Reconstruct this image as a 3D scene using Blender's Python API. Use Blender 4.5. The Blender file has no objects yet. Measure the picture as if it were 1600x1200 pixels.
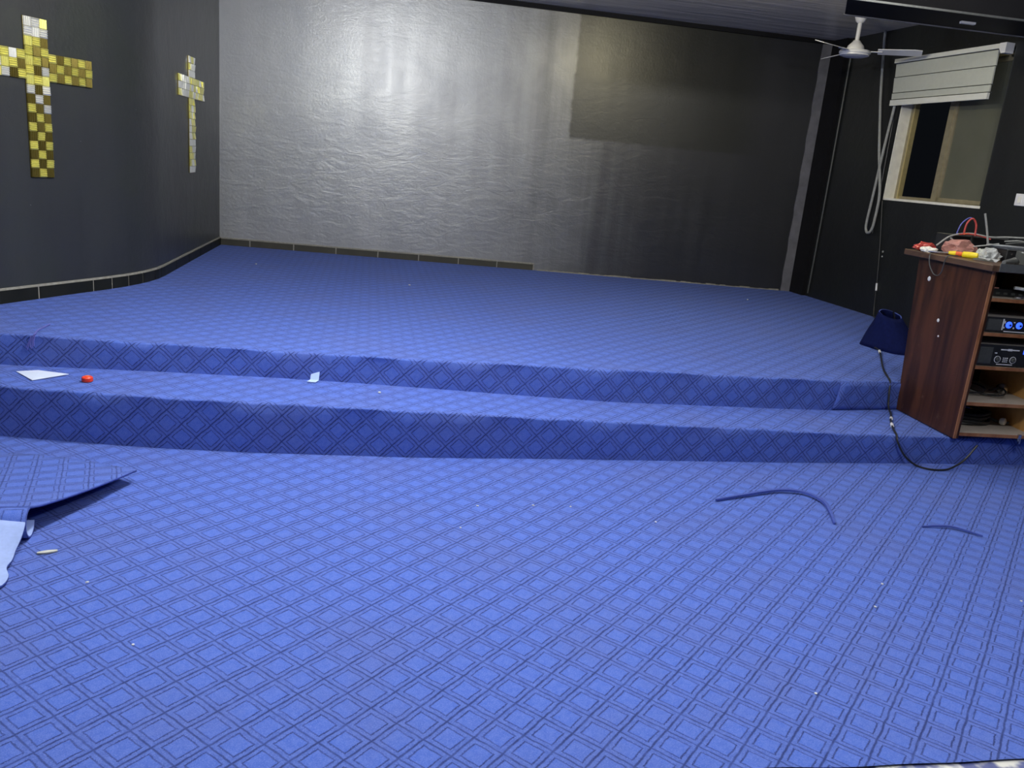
import bpy, bmesh, math, random
import numpy as np
from mathutils import Vector, Matrix
random.seed(7); rng = np.random.default_rng(7)
scene = bpy.context.scene
C = scene.collection
R = math.radians

# ------------------------------------------------------------------ camera
cam_d = bpy.data.cameras.new('camera'); cam = bpy.data.objects.new('camera', cam_d); C.objects.link(cam)
cam_d.sensor_fit = 'HORIZONTAL'; cam_d.sensor_width = 36.0
cam_d.lens = 36.0 * 1285.0 / 1600.0
cam_d.clip_start = 0.05; cam_d.clip_end = 100
PIT, ROL = R(14.9), R(5.3)
fw = Vector((0, math.cos(PIT), -math.sin(PIT))); up0 = Vector((0, math.sin(PIT), math.cos(PIT))); r0 = Vector((1, 0, 0))
cr = math.cos(ROL) * r0 + math.sin(ROL) * up0; cu = -math.sin(ROL) * r0 + math.cos(ROL) * up0
M = Matrix.Identity(4)
for i in range(3): M[i][0], M[i][1], M[i][2] = cr[i], cu[i], -fw[i]
M[0][3], M[1][3], M[2][3] = 0, 0, 1.55
cam.matrix_world = M
scene.camera = cam

# ------------------------------------------------------------------ world and lamps
w = bpy.data.worlds.new('night'); scene.world = w; w.use_nodes = True
w.node_tree.nodes['Background'].inputs[0].default_value = (0.010, 0.012, 0.016, 1)
w.node_tree.nodes['Background'].inputs[1].default_value = 0.3

def tube_lamp(name, loc, power, size, col=(1, .97, .93), rz=0.0):
    l = bpy.data.lights.new(name, 'AREA'); l.shape = 'RECTANGLE'; l.size, l.size_y = size
    l.energy = power; l.color = col
    o = bpy.data.objects.new(name, l); C.objects.link(o); o.location = loc; o.rotation_euler = (0, 0, rz)
    return o
def bulb_lamp(name, loc, power, rad, col):
    l = bpy.data.lights.new(name, 'POINT'); l.energy = power; l.shadow_soft_size = rad; l.color = col
    o = bpy.data.objects.new(name, l); C.objects.link(o); o.location = loc
    return o
bulb_lamp('stage_bulb_light', (-0.75, 4.1, 2.82), 185, .07, (.97, .985, 1.0))
bulb_lamp('hall_bulb_light', (-1.2, 2.6, 2.85), 84, .07, (.97, .985, 1.0))
bulb_lamp('hall_bulb_light', (1.75, 1.9, 2.80), 104, .07, (.97, .985, 1.0))
bulb_lamp('warm_bulb_light', (1.62, 6.8, 3.00), 42, .04, (1.0, .90, .58))
bulb_lamp('side_bulb_light', (3.15, 5.2, 3.06), 30, .04, (1.0, .97, .9))

vs = scene.view_settings
vs.view_transform = 'Standard'; vs.look = 'None'; vs.gamma = 1; vs.use_curve_mapping = False
vs.exposure = 0.0
scene.cycles.max_bounces = 6

# ------------------------------------------------------------------ material helpers
class NT:
    def __init__(s, name):
        s.m = bpy.data.materials.new(name); s.m.use_nodes = True
        s.t = s.m.node_tree; s.b = s.t.nodes['Principled BSDF']
    def n(s, typ, **kw):
        nd = s.t.nodes.new(typ)
        for k, v in kw.items():
            if k.startswith('_'): setattr(nd, k[1:], v)
            else: nd.inputs[k].default_value = v
        return nd
    def l(s, a, b): s.t.links.new(a, b)
    def math(s, op, a, b=None, c=None):
        nd = s.t.nodes.new('ShaderNodeMath'); nd.operation = op
        for i, v in enumerate((a, b, c)):
            if v is None: continue
            if isinstance(v, (int, float)): nd.inputs[i].default_value = v
            else: s.l(v, nd.inputs[i])
        return nd.outputs[0]
    def mix(s, f, a, b, typ='MIX'):
        nd = s.t.nodes.new('ShaderNodeMix'); nd.data_type = 'RGBA'; nd.blend_type = typ
        for sock, v in ((nd.inputs[0], f), (nd.inputs[6], a), (nd.inputs[7], b)):
            if isinstance(v, (int, float)): sock.default_value = v
            elif isinstance(v, tuple): sock.default_value = (*v, 1) if len(v) == 3 else v
            else: s.l(v, sock)
        return nd.outputs[2]
    def ramp(s, f, lo, hi):
        nd = s.t.nodes.new('ShaderNodeMapRange'); nd.interpolation_type = 'SMOOTHSTEP'
        s.l(f, nd.inputs[0]); nd.inputs[1].default_value = lo; nd.inputs[2].default_value = hi
        return nd.outputs[0]
    def coords(s, kind='Object', scale=(1, 1, 1), rot=(0, 0, 0)):
        tc = s.t.nodes.new('ShaderNodeTexCoord'); mp = s.t.nodes.new('ShaderNodeMapping')
        mp.inputs['Scale'].default_value = scale; mp.inputs['Rotation'].default_value = rot
        s.l(tc.outputs[kind], mp.inputs[0]); return mp.outputs[0]
    def noise(s, vec, scale, detail=3, rough=.5, dist=0):
        nd = s.t.nodes.new('ShaderNodeTexNoise'); nd.inputs['Scale'].default_value = scale
        nd.inputs['Detail'].default_value = detail; nd.inputs['Roughness'].default_value = rough
        nd.inputs['Distortion'].default_value = dist
        s.l(vec, nd.inputs['Vector']); return nd.outputs[0]
    def bump(s, h, strength=.3, dist=.01, prev=None):
        nd = s.t.nodes.new('ShaderNodeBump'); nd.inputs['Strength'].default_value = strength
        nd.inputs['Distance'].default_value = dist; s.l(h, nd.inputs['Height'])
        if prev is not None: s.l(prev, nd.inputs['Normal'])
        s.l(nd.outputs[0], s.b.inputs['Normal']); return nd.outputs[0]
    def col(s, v):
        if isinstance(v, tuple): s.b.inputs['Base Color'].default_value = (*v, 1)
        else: s.l(v, s.b.inputs['Base Color'])
    def set(s, **kw):
        for k, v in kw.items():
            k = {'rough': 'Roughness', 'metal': 'Metallic', 'spec': 'Specular IOR Level', 'trans': 'Transmission Weight', 'sheen': 'Sheen Weight', 'alpha': 'Alpha', 'coat': 'Coat Weight'}[k]
            if isinstance(v, (int, float)): s.b.inputs[k].default_value = v
            else: s.l(v, s.b.inputs[k])

def plain(name, colr, rough=.5, metal=0.0, spec=.5, nscale=30, namt=.25, bump=0.0):
    t = NT(name); co = t.coords()
    nz = t.noise(co, nscale, 3)
    a = tuple(c * (1 - namt) for c in colr); b = tuple(min(1, c * (1 + namt)) for c in colr)
    t.col(t.mix(nz, a, b)); t.set(rough=rough, metal=metal, spec=spec)
    if bump: t.bump(nz, bump, .004)
    return t.m

def emit_mat(name, colr, strength):
    t = NT(name); t.col(colr); t.b.inputs['Emission Color'].default_value = (*colr, 1); t.b.inputs['Emission Strength'].default_value = strength
    return t.m

def carpet_mat():
    t = NT('carpet'); tc = t.t.nodes.new('ShaderNodeTexCoord'); uv = tc.outputs['UV']
    # the woven lines waver a little
    wob = t.t.nodes.new('ShaderNodeTexNoise'); wob.inputs['Scale'].default_value = 2.3; wob.inputs['Detail'].default_value = 3; t.l(uv, wob.inputs['Vector'])
    sub = t.t.nodes.new('ShaderNodeVectorMath'); sub.operation = 'SUBTRACT'; t.l(wob.outputs['Color'], sub.inputs[0]); sub.inputs[1].default_value = (.5, .5, .5)
    sc = t.t.nodes.new('ShaderNodeVectorMath'); sc.operation = 'MULTIPLY_ADD'; t.l(sub.outputs[0], sc.inputs[0]); sc.inputs[1].default_value = (.10, .10, 0); t.l(uv, sc.inputs[2])
    sp = t.t.nodes.new('ShaderNodeSeparateXYZ'); t.l(sc.outputs[0], sp.inputs[0])
    ax = t.math('ABSOLUTE', t.math('SUBTRACT', t.math('FRACT', sp.outputs[0]), .5))
    ay = t.math('ABSOLUTE', t.math('SUBTRACT', t.math('FRACT', sp.outputs[1]), .5))
    mx = t.math('MAXIMUM', ax, ay)
    yard = t.noise(uv, 24, 2, .7); fine = t.noise(uv, 5, 5, .8)
    jit = t.math('MULTIPLY', t.math('SUBTRACT', yard, .5), .09)
    gx = t.ramp(t.math('ADD', ax, jit), .455, .490); gy = t.ramp(t.math('ADD', ay, jit), .452, .485)
    ring = t.math('SUBTRACT', 1.0, t.ramp(t.math('ABSOLUTE', t.math('SUBTRACT', t.math('ADD', mx, jit), .325)), .010, .034))
    # inner square drawn strongest on one pair of sides
    ysides = t.math('GREATER_THAN', ay, ax)
    ring = t.math('MULTIPLY', ring, t.math('MULTIPLY_ADD', ysides, .25, .68))
    line = t.math('MAXIMUM', t.math('MAXIMUM', t.math('MULTIPLY', gx, .78), t.math('MULTIPLY', gy, .95)), ring)
    # worn lines
    wear = t.ramp(t.noise(uv, 1.7, 3, .6), .25, .60)
    line = t.math('MULTIPLY', line, t.math('MULTIPLY_ADD', wear, .40, .48))
    inner = t.math('SUBTRACT', 1.0, t.ramp(mx, .29, .33))
    base = t.mix(inner, (.068, .118, .420), (.066, .130, .500))
    base = t.mix(t.math('MULTIPLY', t.ramp(fine, .36, .66), .75), base, (.105, .168, .54))
    dirt = t.ramp(t.noise(uv, .22, 5, .6), .42, .72)
    base = t.mix(t.math('MULTIPLY', dirt, .45), base, (.095, .128, .36))
    base = t.mix(t.math('MULTIPLY', t.ramp(yard, .48, .72), .5), base, (.19, .26, .64))
    base = t.mix(t.math('MULTIPLY', line, .92), base, (.012, .019, .085))
    t.col(base); t.set(rough=.95, spec=.12, sheen=.1)
    t.b.inputs['Sheen Roughness'].default_value = .5; t.b.inputs['Sheen Tint'].default_value = (.5, .6, 1, 1)
    h = t.math('SUBTRACT', t.math('MULTIPLY_ADD', fine, .5, t.math('MULTIPLY', yard, .5)), t.math('MULTIPLY', line, .8))
    t.bump(h, .5, .004)
    return t.m

def back_wall_mat():
    t = NT('back_wall_paint'); co = t.coords('Object'); sp = t.t.nodes.new('ShaderNodeSeparateXYZ'); t.l(co, sp.inputs[0])
    u, z = sp.outputs[0], sp.outputs[2]
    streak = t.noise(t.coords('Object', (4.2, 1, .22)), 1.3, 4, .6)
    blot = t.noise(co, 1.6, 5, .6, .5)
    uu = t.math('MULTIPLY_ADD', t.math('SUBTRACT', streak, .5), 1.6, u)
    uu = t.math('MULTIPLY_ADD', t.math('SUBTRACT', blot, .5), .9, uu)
    right = t.ramp(uu, 1.9, 4.9)  # patchy paint, with the brighter lamp-lit left and dim right put into colour
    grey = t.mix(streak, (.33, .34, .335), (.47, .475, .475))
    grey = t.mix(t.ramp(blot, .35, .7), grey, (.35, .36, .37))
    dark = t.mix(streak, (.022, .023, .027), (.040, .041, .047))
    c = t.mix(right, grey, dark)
    # the blacker rectangle left by an old screen
    wob = t.math('MULTIPLY', t.math('SUBTRACT', t.noise(co, 9, 3), .5), .05)
    ru = t.math('ADD', u, wob); rz_ = t.math('ADD', z, wob)
    rect = t.math('MULTIPLY', t.math('MULTIPLY', t.ramp(ru, 3.70, 3.74), t.math('SUBTRACT', 1.0, t.ramp(ru, 5.55, 6.0))), t.ramp(rz_, 1.865, 1.905))
    c = t.mix(rect, c, (.016, .017, .014))
    t.col(c)
    rough = t.math('MULTIPLY_ADD', streak, .20, t.math('MULTIPLY_ADD', blot, .14, .20))
    t.set(rough=rough, spec=1.0, coat=.6, metal=.33); t.b.inputs['Coat Roughness'].default_value = .40
    trowel = t.noise(t.coords('Object', (1.0, 1, 2.6)), 4.5, 6, .62, 1.2)
    fine = t.noise(t.coords('Object', (1.4, 1, 1)), 34, 4, .6)
    low = t.ramp(t.math('MULTIPLY', z, -1.0), -2.2, -1.0)
    b1 = t.bump(t.math('MULTIPLY', trowel, t.math('MULTIPLY_ADD', low, .6, .30)), .15, .05)
    t.bump(fine, .22, .006, b1)
    return t.m

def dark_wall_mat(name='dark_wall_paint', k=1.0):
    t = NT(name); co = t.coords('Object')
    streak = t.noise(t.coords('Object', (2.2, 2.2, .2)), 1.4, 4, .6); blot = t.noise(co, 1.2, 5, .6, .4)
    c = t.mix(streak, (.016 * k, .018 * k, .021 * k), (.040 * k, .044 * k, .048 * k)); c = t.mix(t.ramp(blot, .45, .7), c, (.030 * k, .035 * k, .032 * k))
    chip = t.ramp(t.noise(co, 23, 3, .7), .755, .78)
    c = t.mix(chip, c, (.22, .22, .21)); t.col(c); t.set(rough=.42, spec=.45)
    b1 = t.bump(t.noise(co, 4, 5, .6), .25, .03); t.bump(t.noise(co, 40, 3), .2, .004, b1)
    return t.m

def ceiling_mat():
    t = NT('ceiling_gloss'); co = t.coords('Object', (1, 1, 1), (0, 0, R(-9.6)))
    mp = t.t.nodes.new('ShaderNodeMapping'); mp.inputs['Scale'].default_value = (.5, 3.5, 1); t.l(co, mp.inputs[0])
    s = t.noise(mp.outputs[0], 2.2, 3, .55)
    t.col(t.mix(s, (.60, .56, .47), (.84, .79, .68))); t.set(rough=.25, spec=1.0)
    t.bump(s, .3, .04); return t.m

def wood_mat(name, a, b, rough=.35, scale=(1.5, 14, 1.2), spec=.5):
    t = NT(name); co = t.coords('Object', scale)
    g = t.noise(co, 2.2, 5, .6, .8); c = t.mix(t.ramp(g, .3, .7), a, b)
    sc = t.ramp(t.noise(t.coords(), 9, 5, .7), .62, .74)
    c = t.mix(t.math('MULTIPLY', sc, .5), c, (.13, .085, .06))
    t.col(c); t.set(rough=rough, spec=spec); t.bump(g, .12, .003); return t.m

MT = {}
MT['carpet'] = carpet_mat()
MT['carpet_back'] = plain('carpet_backing', (.30, .40, .72), .9, nscale=60, namt=.12, bump=.15)
MT['carpet_edge'] = plain('carpet_cut_edge', (.05, .085, .36), .9, nscale=90)
MT['shaded_pile'] = plain('shaded_carpet_pile', (.005, .009, .060), .95, spec=.1, nscale=40, namt=.4, bump=.3)  # same blue carpet, cabinet's shadow on the curl put into the colour
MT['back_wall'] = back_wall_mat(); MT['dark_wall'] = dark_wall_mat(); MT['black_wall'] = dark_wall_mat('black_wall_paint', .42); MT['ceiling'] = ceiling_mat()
MT['black'] = plain('black_paint', (.008, .008, .010), .7, spec=.2, nscale=8)
MT['grey_strip'] = plain('grey_render', (.16, .16, .18), .6, nscale=12, namt=.4, bump=.3)
MT['tile'] = plain('black_glazed_tile', (.012, .013, .012), .5, spec=.15, nscale=5, namt=.4)
MT['tile_sheen'] = plain('black_tile_sheen', (.060, .058, .046), .45, spec=.3, nscale=5, namt=.35)  # black tiles, their olive reflection put into the base colour
MT['grout'] = plain('pale_grout', (.30, .29, .25), .9, nscale=40, namt=.4, bump=.4)
MT['gold'] = plain('gold_mirror', (.95, .84, .24), .30, .75, nscale=60, namt=.2)
MT['gold_dark'] = plain('gold_mirror_dim', (.24, .19, .045), .28, .85, nscale=60, namt=.25)  # darker gold, duller reflection of the turned ribs put into the colour
MT['silver'] = plain('gold_mirror_glint', (.92, .92, .86), .28, .75, nscale=60, namt=.1)  # paler copy of the gold, lamp reflection put into the colour
MT['white'] = plain('white_enamel', (.78, .78, .80), .35, nscale=10, namt=.08)
MT['cream'] = plain('cream_plaster', (.84, .82, .74), .7, nscale=14, namt=.2, bump=.3)
MT['brass'] = plain('bronze_aluminium', (.34, .30, .20), .45, .4, nscale=20, namt=.25)
MT['brass_light'] = plain('pale_brass', (.55, .46, .22), .4, .4, nscale=20, namt=.2)
MT['blind'] = plain('grey_blind_cloth', (.50, .52, .47), .75, nscale=25, namt=.08, bump=.1)
MT['blind_white'] = plain('blind_rail_white', (.72, .73, .68), .45, nscale=20, namt=.08)
MT['cord'] = plain('grey_cord', (.30, .31, .30), .6, nscale=50)
MT['rubber'] = plain('black_rubber', (.012, .013, .016), .45, nscale=40)
MT['mahogany'] = wood_mat('mahogany_varnish', (.019, .0068, .0035), (.074, .026, .011), .42, (5, 5, .5), .35)
MT['wood_edge'] = wood_mat('raw_wood_edge', (.20, .075, .028), (.36, .17, .08), .5, (4, 4, 1))
MT['wood_top'] = wood_mat('brown_top_board', (.05, .026, .016), (.12, .066, .04), .45, (6, 1, 4))
MT['orange_wood'] = wood_mat('orange_plywood', (.55, .27, .07), (.75, .42, .14), .5, (3, 3, 1))
MT['shelf'] = plain('shelf_laminate', (.46, .41, .36), .55, nscale=20, namt=.15)
MT['gear'] = plain('gear_black', (.012, .013, .015), .4, nscale=60)
MT['gear_lid'] = plain('dusty_grey_lid', (.28, .26, .24), .6, nscale=30)
MT['gear_top'] = plain('gear_slate', (.045, .055, .075), .45, nscale=30)
MT['gear_grey'] = plain('gear_grey', (.055, .06, .06), .5, nscale=40)
MT['metal'] = plain('bright_metal', (.60, .60, .60), .25, 1.0, nscale=30)
MT['rail_metal'] = plain('dull_metal', (.16, .17, .17), .45, .6, nscale=30)
MT['print'] = plain('white_print', (.62, .64, .66), .5, nscale=30, namt=.1)
MT['led_blue'] = emit_mat('blue_led', (.03, .10, 1.0), 1.8)
MT['red'] = plain('red_plastic', (.42, .05, .04), .4, nscale=20, namt=.3)
MT['pink'] = plain('pink_wrapper', (.42, .20, .17), .5, nscale=30, namt=.5, bump=.6)
MT['yellow'] = plain('yellow_plastic', (.85, .66, .02), .35, nscale=20, namt=.1)
MT['orange'] = plain('orange_plastic', (.75, .13, .03), .35, nscale=20, namt=.15)
MT['cap_red'] = plain('red_bottle_cap', (.80, .05, .015), .35, nscale=20, namt=.15)
MT['paper'] = plain('white_paper', (.62, .70, .88), .8, nscale=8, namt=.06)
MT['paper_blue'] = plain('pale_blue_backing', (.42, .55, .88), .9, nscale=20, namt=.08)
MT['beige'] = plain('beige_scrap', (.48, .50, .46), .9, nscale=50, namt=.2)
MT['clear'] = plain('crumpled_film', (.45, .47, .47), .2, nscale=25, namt=.5, bump=.8)
MT['blue_wire'] = plain('blue_wire', (.10, .11, .42), .5, nscale=50)
MT['red_wire'] = plain('red_wire', (.45, .06, .05), .5, nscale=50)
MT['night'] = plain('night_ground', (.05, .03, .02), .8, nscale=6)
MT['rust'] = plain('terracotta', (.30, .10, .05), .8, nscale=9, namt=.4)
def glass_mat():
    t = NT('dusty_glass'); co = t.coords(); nz = t.noise(co, 3, 4, .6)
    t.col(t.mix(nz, (.12, .125, .09), (.18, .185, .145))); t.set(rough=.28, spec=.6, trans=.25); return t.m
MT['glass'] = glass_mat()
def floor_tile_mat():
    t = NT('hall_tile'); co = t.coords(); nz = t.noise(co, 16, 2, .5)
    t.col(t.mix(t.ramp(nz, .4, .6), (.10, .12, .30), (.72, .72, .68))); t.set(rough=.3); return t.m
MT['hall_tile'] = floor_tile_mat()

# ------------------------------------------------------------------ mesh helpers
class MB:
    def __init__(s): s.bm = bmesh.new()
    def box(s, x0, x1, y0, y1, z0, z1, f=None):
        co = [(x0, y0, z0), (x1, y0, z0), (x1, y1, z0), (x0, y1, z0), (x0, y0, z1), (x1, y0, z1), (x1, y1, z1), (x0, y1, z1)]
        if f: co = [f(*c) for c in co]
        v = [s.bm.verts.new(c) for c in co]
        for q in ((3, 2, 1, 0), (4, 5, 6, 7), (0, 1, 5, 4), (1, 2, 6, 5), (2, 3, 7, 6), (3, 0, 4, 7)): s.bm.faces.new([v[i] for i in q])
        return s
    def prism(s, poly, d, f):
        """poly list of 2D points; f(a,b,t) -> 3D, t in 0,d"""
        n = len(poly); a = [s.bm.verts.new(f(p[0], p[1], 0)) for p in poly]; b = [s.bm.verts.new(f(p[0], p[1], d)) for p in poly]
        s.bm.faces.new(a[::-1]); s.bm.faces.new(b)
        for i in range(n): j = (i + 1) % n; s.bm.faces.new((a[i], a[j], b[j], b[i]))
        return s
    def tube(s, pts, r, seg=6, caps=True):
        pts = [Vector(p) for p in pts]; rings = []; prev = None
        for i, p in enumerate(pts):
            t = (pts[min(i + 1, len(pts) - 1)] - pts[max(i - 1, 0)]).normalized()
            if prev is None: ref = Vector((0, 0, 1)) if abs(t.z) < .9 else Vector((1, 0, 0)); a = t.cross(ref).normalized()
            else: a = (prev - t * prev.dot(t)).normalized()
            prev = a; b = t.cross(a); rr = r[i] if isinstance(r, (list, tuple)) else r
            rings.append([s.bm.verts.new(p + rr * (math.cos(k * 2 * math.pi / seg) * a + math.sin(k * 2 * math.pi / seg) * b)) for k in range(seg)])
        for A, B in zip(rings[:-1], rings[1:]):
            for k in range(seg): j = (k + 1) % seg; s.bm.faces.new((A[k], A[j], B[j], B[k]))
        if caps: s.bm.faces.new(rings[0][::-1]); s.bm.faces.new(rings[-1])
        return s
    def lathe(s, prof, o=(0, 0, 0), seg=20, ax=None):
        """prof list of (r,h); axis default z"""
        o = Vector(o); az = Vector(ax).normalized() if ax else Vector((0, 0, 1))
        ref = Vector((1, 0, 0)) if abs(az.x) < .9 else Vector((0, 1, 0)); a = (ref - az * ref.dot(az)).normalized(); b = az.cross(a); rings = []
        for r, h in prof:
            if r < 1e-6: rings.append([s.bm.verts.new(o + az * h)])
            else: rings.append([s.bm.verts.new(o + az * h + r * (math.cos(k * 2 * math.pi / seg) * a + math.sin(k * 2 * math.pi / seg) * b)) for k in range(seg)])
        for A, B in zip(rings[:-1], rings[1:]):
            for k in range(seg):
                j = (k + 1) % seg
                if len(A) == 1 and len(B) == 1: continue
                if len(A) == 1: s.bm.faces.new((A[0], B[j], B[k]))
                elif len(B) == 1: s.bm.faces.new((A[k], A[j], B[0]))
                else: s.bm.faces.new((A[k], A[j], B[j], B[k]))
        if len(rings[0]) > 1: s.bm.faces.new(rings[0][::-1])
        if len(rings[-1]) > 1: s.bm.faces.new(rings[-1])
        return s
    def grid(s, rows, uvs=None):
        """rows: list of lists of 3D points; uvs the same shape"""
        uvl = s.bm.loops.layers.uv.verify() if uvs is not None else None
        V = [[s.bm.verts.new(p) for p in row] for row in rows]
        for i in range(len(rows) - 1):
            for j in range(len(rows[0]) - 1):
                f = s.bm.faces.new((V[i][j], V[i][j + 1], V[i + 1][j + 1], V[i + 1][j]))
                if uvs is not None:
                    for lp, (a, b) in zip(f.loops, ((i, j), (i, j + 1), (i + 1, j + 1), (i + 1, j))): lp[uvl].uv = uvs[a][b]
        return s
    def build(s, name, m, parent=None, smooth=False, bevel=0, flip=False, recalc=True, sharp=40):
        if recalc: bmesh.ops.recalc_face_normals(s.bm, faces=s.bm.faces[:])
        if flip: bmesh.ops.reverse_faces(s.bm, faces=s.bm.faces[:])
        if bevel: bmesh.ops.bevel(s.bm, geom=s.bm.edges[:], offset=bevel, segments=1, affect='EDGES')
        me = bpy.data.meshes.new(name); s.bm.to_mesh(me); s.bm.free()
        me.materials.append(MT[m] if isinstance(m, str) else m)
        if smooth:
            for p in me.polygons: p.use_smooth = True
            me.set_sharp_from_angle(angle=R(sharp))
        o = bpy.data.objects.new(name, me); C.objects.link(o)
        if parent: o.parent = parent
        return o
def tag(o, label, cat, group=None):
    o['label'] = label; o['category'] = cat
    if group: o['group'] = group
    return o
def struct(o, label, cat):
    o['kind'] = 'structure'; o['label'] = label; o['category'] = cat; return o
def empty(name, loc, rz=0):
    o = bpy.data.objects.new(name, None); C.objects.link(o); o.location = loc; o.rotation_euler = (0, 0, rz); o.empty_display_size = .1
    return o
def spline(pts, n=8):
    """Catmull-Rom through the points"""
    P = [Vector(p) for p in pts]; P = [2 * P[0] - P[1]] + P + [2 * P[-1] - P[-2]]; out = []
    for i in range(1, len(P) - 2):
        for k in range(n):
            t = k / n; a, b, c, d = P[i - 1], P[i], P[i + 1], P[i + 2]
            out.append(.5 * ((2 * b) + (c - a) * t + (2 * a - 5 * b + 4 * c - d) * t * t + (3 * b - a - 3 * c + d) * t ** 3))
    out.append(P[-2]); return out

# ------------------------------------------------------------------ the stage and the floor
CELL = .0997; TH = R(55.75)
def fuv(x, y): return ((x * math.cos(TH) + y * math.sin(TH)) / CELL - .15, (x * math.sin(TH) - y * math.cos(TH)) / CELL + .17)
def ip(x, xs, ys): return float(np.interp(x, xs, ys))
X1 = [-4.6, -2.541, -2.263, -2.062, -1.747, -1.287, -.554, .028, .575, 1.522, 2.052, 2.594, 4.9]
Y1 = [3.86, 3.871, 3.876, 3.883, 3.902, 3.961, 4.091, 4.227, 4.353, 4.562, 4.695, 4.824, 5.36]
XZ1 = [-4.6, -2.523, -1.897, -1.289, -.81, -.487, .006, .73, 1.484, 2.012, 2.549, 4.9]
Z1 = [.265, .267, .274, .275, .269, .261, .245, .223, .206, .188, .180, .17]
X2 = [-4.6, -2.739, -2.273, -1.444, -.596, -.006, .584, 1.621, 2.084, 2.619, 4.9]
Y2 = [4.0, 4.244, 4.313, 4.432, 4.552, 4.656, 4.763, 5.05, 5.208, 5.425, 6.0]
XZ2 = [-4.6, -2.745, -2.104, -1.445, -.826, -.022, .758, 1.381, 1.971, 2.584, 4.9]
Z2 = [.436, .436, .433, .431, .428, .428, .424, .408, .390, .370, .35]
def z_stage(x): return .415 - .010 * x
def y_back(x): return 9.345 + .168 * x
xs = list(np.linspace(-4.6, 4.9, 191))
def wob(x, k): return .0035 * math.sin(7.3 * x + k) + .0025 * math.sin(17.1 * x + 2 * k)

# hall carpet, ends in front along a cut line; the hall's own tiles show past it
rows, uvs = [], []
for i in range(25):
    t = i / 24; rows.append([]); uvs.append([])
    for x in xs:
        ya = 1.80 + .176 * x + wob(x, 3); yb = ip(x, X1, Y1) + .03
        y = ya + (yb - ya) * t; z = 0.006 + .0015 * math.sin(5 * x + 3 * y) if 0 < t < 1 else .006
        rows[-1].append((x, y, z)); uvs[-1].append(fuv(x, y))
b = MB(); b.box(-7, 7.5, -3.4, 5.6, -.12, -.001)
floor = struct(b.build('floor', 'hall_tile'), 'tiled hall floor under the blue carpet, showing at its cut edge', 'floor')
hall_carpet = MB().grid(rows, uvs).build('carpet', 'carpet', floor, recalc=False)
hall_carpet['label'] = 'blue hall carpet woven with dark double diamonds'

def step(name, Xb, Yb, Zb0, Xz, Zt, back, label):
    """one carpeted step: riser and top as two meshes; Zb0(x) foot height, back(x, t) -> (y, z) of the top"""
    e = empty(name, (0, 0, 0)); struct(e, label, 'step')
    r = .011
    rr, ru, tr, tu = [], [], [], []
    s, prev = 0, None; S = []
    for x in xs:
        p = Vector((x, ip(x, Xb, Yb)))
        if prev is not None: s += (p - prev).length
        prev = p; S.append(s)
    prof = [(0, 0), (0, .25), (0, .5), (0, .75), (0, 1)]
    for k in range(8):
        rr.append([]); ru.append([])
        for x, s in zip(xs, S):
            y0 = ip(x, Xb, Yb); zb = Zb0(x); zt = ip(x, Xz, Zt) + wob(x, len(name)) * .5
            if k < 5: h = (zt - r - zb) * k / 4; y = y0 + (wob(x, 1) * .7 if 0 < k < 5 else 0); z = zb + h; d = h
            else:
                a = (k - 4) / 3 * math.pi / 2; y = y0 + r - r * math.cos(a); z = zt - r + r * math.sin(a); d = zt - r - zb + r * a
            rr[-1].append((x, y, z)); ru[-1].append(((s + d) / 1.41421 / CELL, (s - d) / 1.41421 / CELL))
    nt = 14
    for k in range(nt + 1):
        tr.append([]); tu.append([])
        for x in xs:
            y0 = ip(x, Xb, Yb) + r; zt = ip(x, Xz, Zt) + wob(x, len(name)) * .5
            y, z = back(x, k / nt, y0, zt); tr[-1].append((x, y, z)); tu[-1].append(fuv(x, y))
    MB().grid(rr, ru).build('riser', 'carpet', e, recalc=False, smooth=True, sharp=80)
    MB().grid(tr, tu).build('tread', 'carpet', e, recalc=False)
    return e
step('stage_step', X1, Y1, lambda x: 0.0, XZ1, Z1,
     lambda x, t, y0, zt: (y0 + (ip(x, X2, Y2) + .03 - y0) * t, zt + (ip(x, XZ1, Z1) - zt) * t), 'lower carpeted step in front of the stage, blue diamond pattern')
step('stage_platform', X2, Y2, lambda x: ip(x, XZ1, Z1), XZ2, Z2,
     lambda x, t, y0, zt: (y0 + (y_back(x) + .05 - y0) * t, zt + (z_stage(x) - zt) * min(1, t * 1.5)), 'wide blue carpeted stage platform up to the grey wall')

# ------------------------------------------------------------------ walls and ceiling
CH = 3.185
# back wall in its own frame: u along the wall, y into the wall
BA = math.atan(.168); BO = Vector((-3.30, y_back(-3.30), 0))
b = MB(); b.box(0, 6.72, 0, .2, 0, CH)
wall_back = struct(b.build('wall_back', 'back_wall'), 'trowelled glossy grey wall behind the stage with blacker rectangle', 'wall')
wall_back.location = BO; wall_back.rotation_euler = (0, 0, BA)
def BW(u, v, z): return BO + Vector((math.cos(BA) * u - math.sin(BA) * v, math.sin(BA) * u + math.cos(BA) * v, z))
def ub(x): return (x + 3.30) / math.cos(BA)

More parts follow.
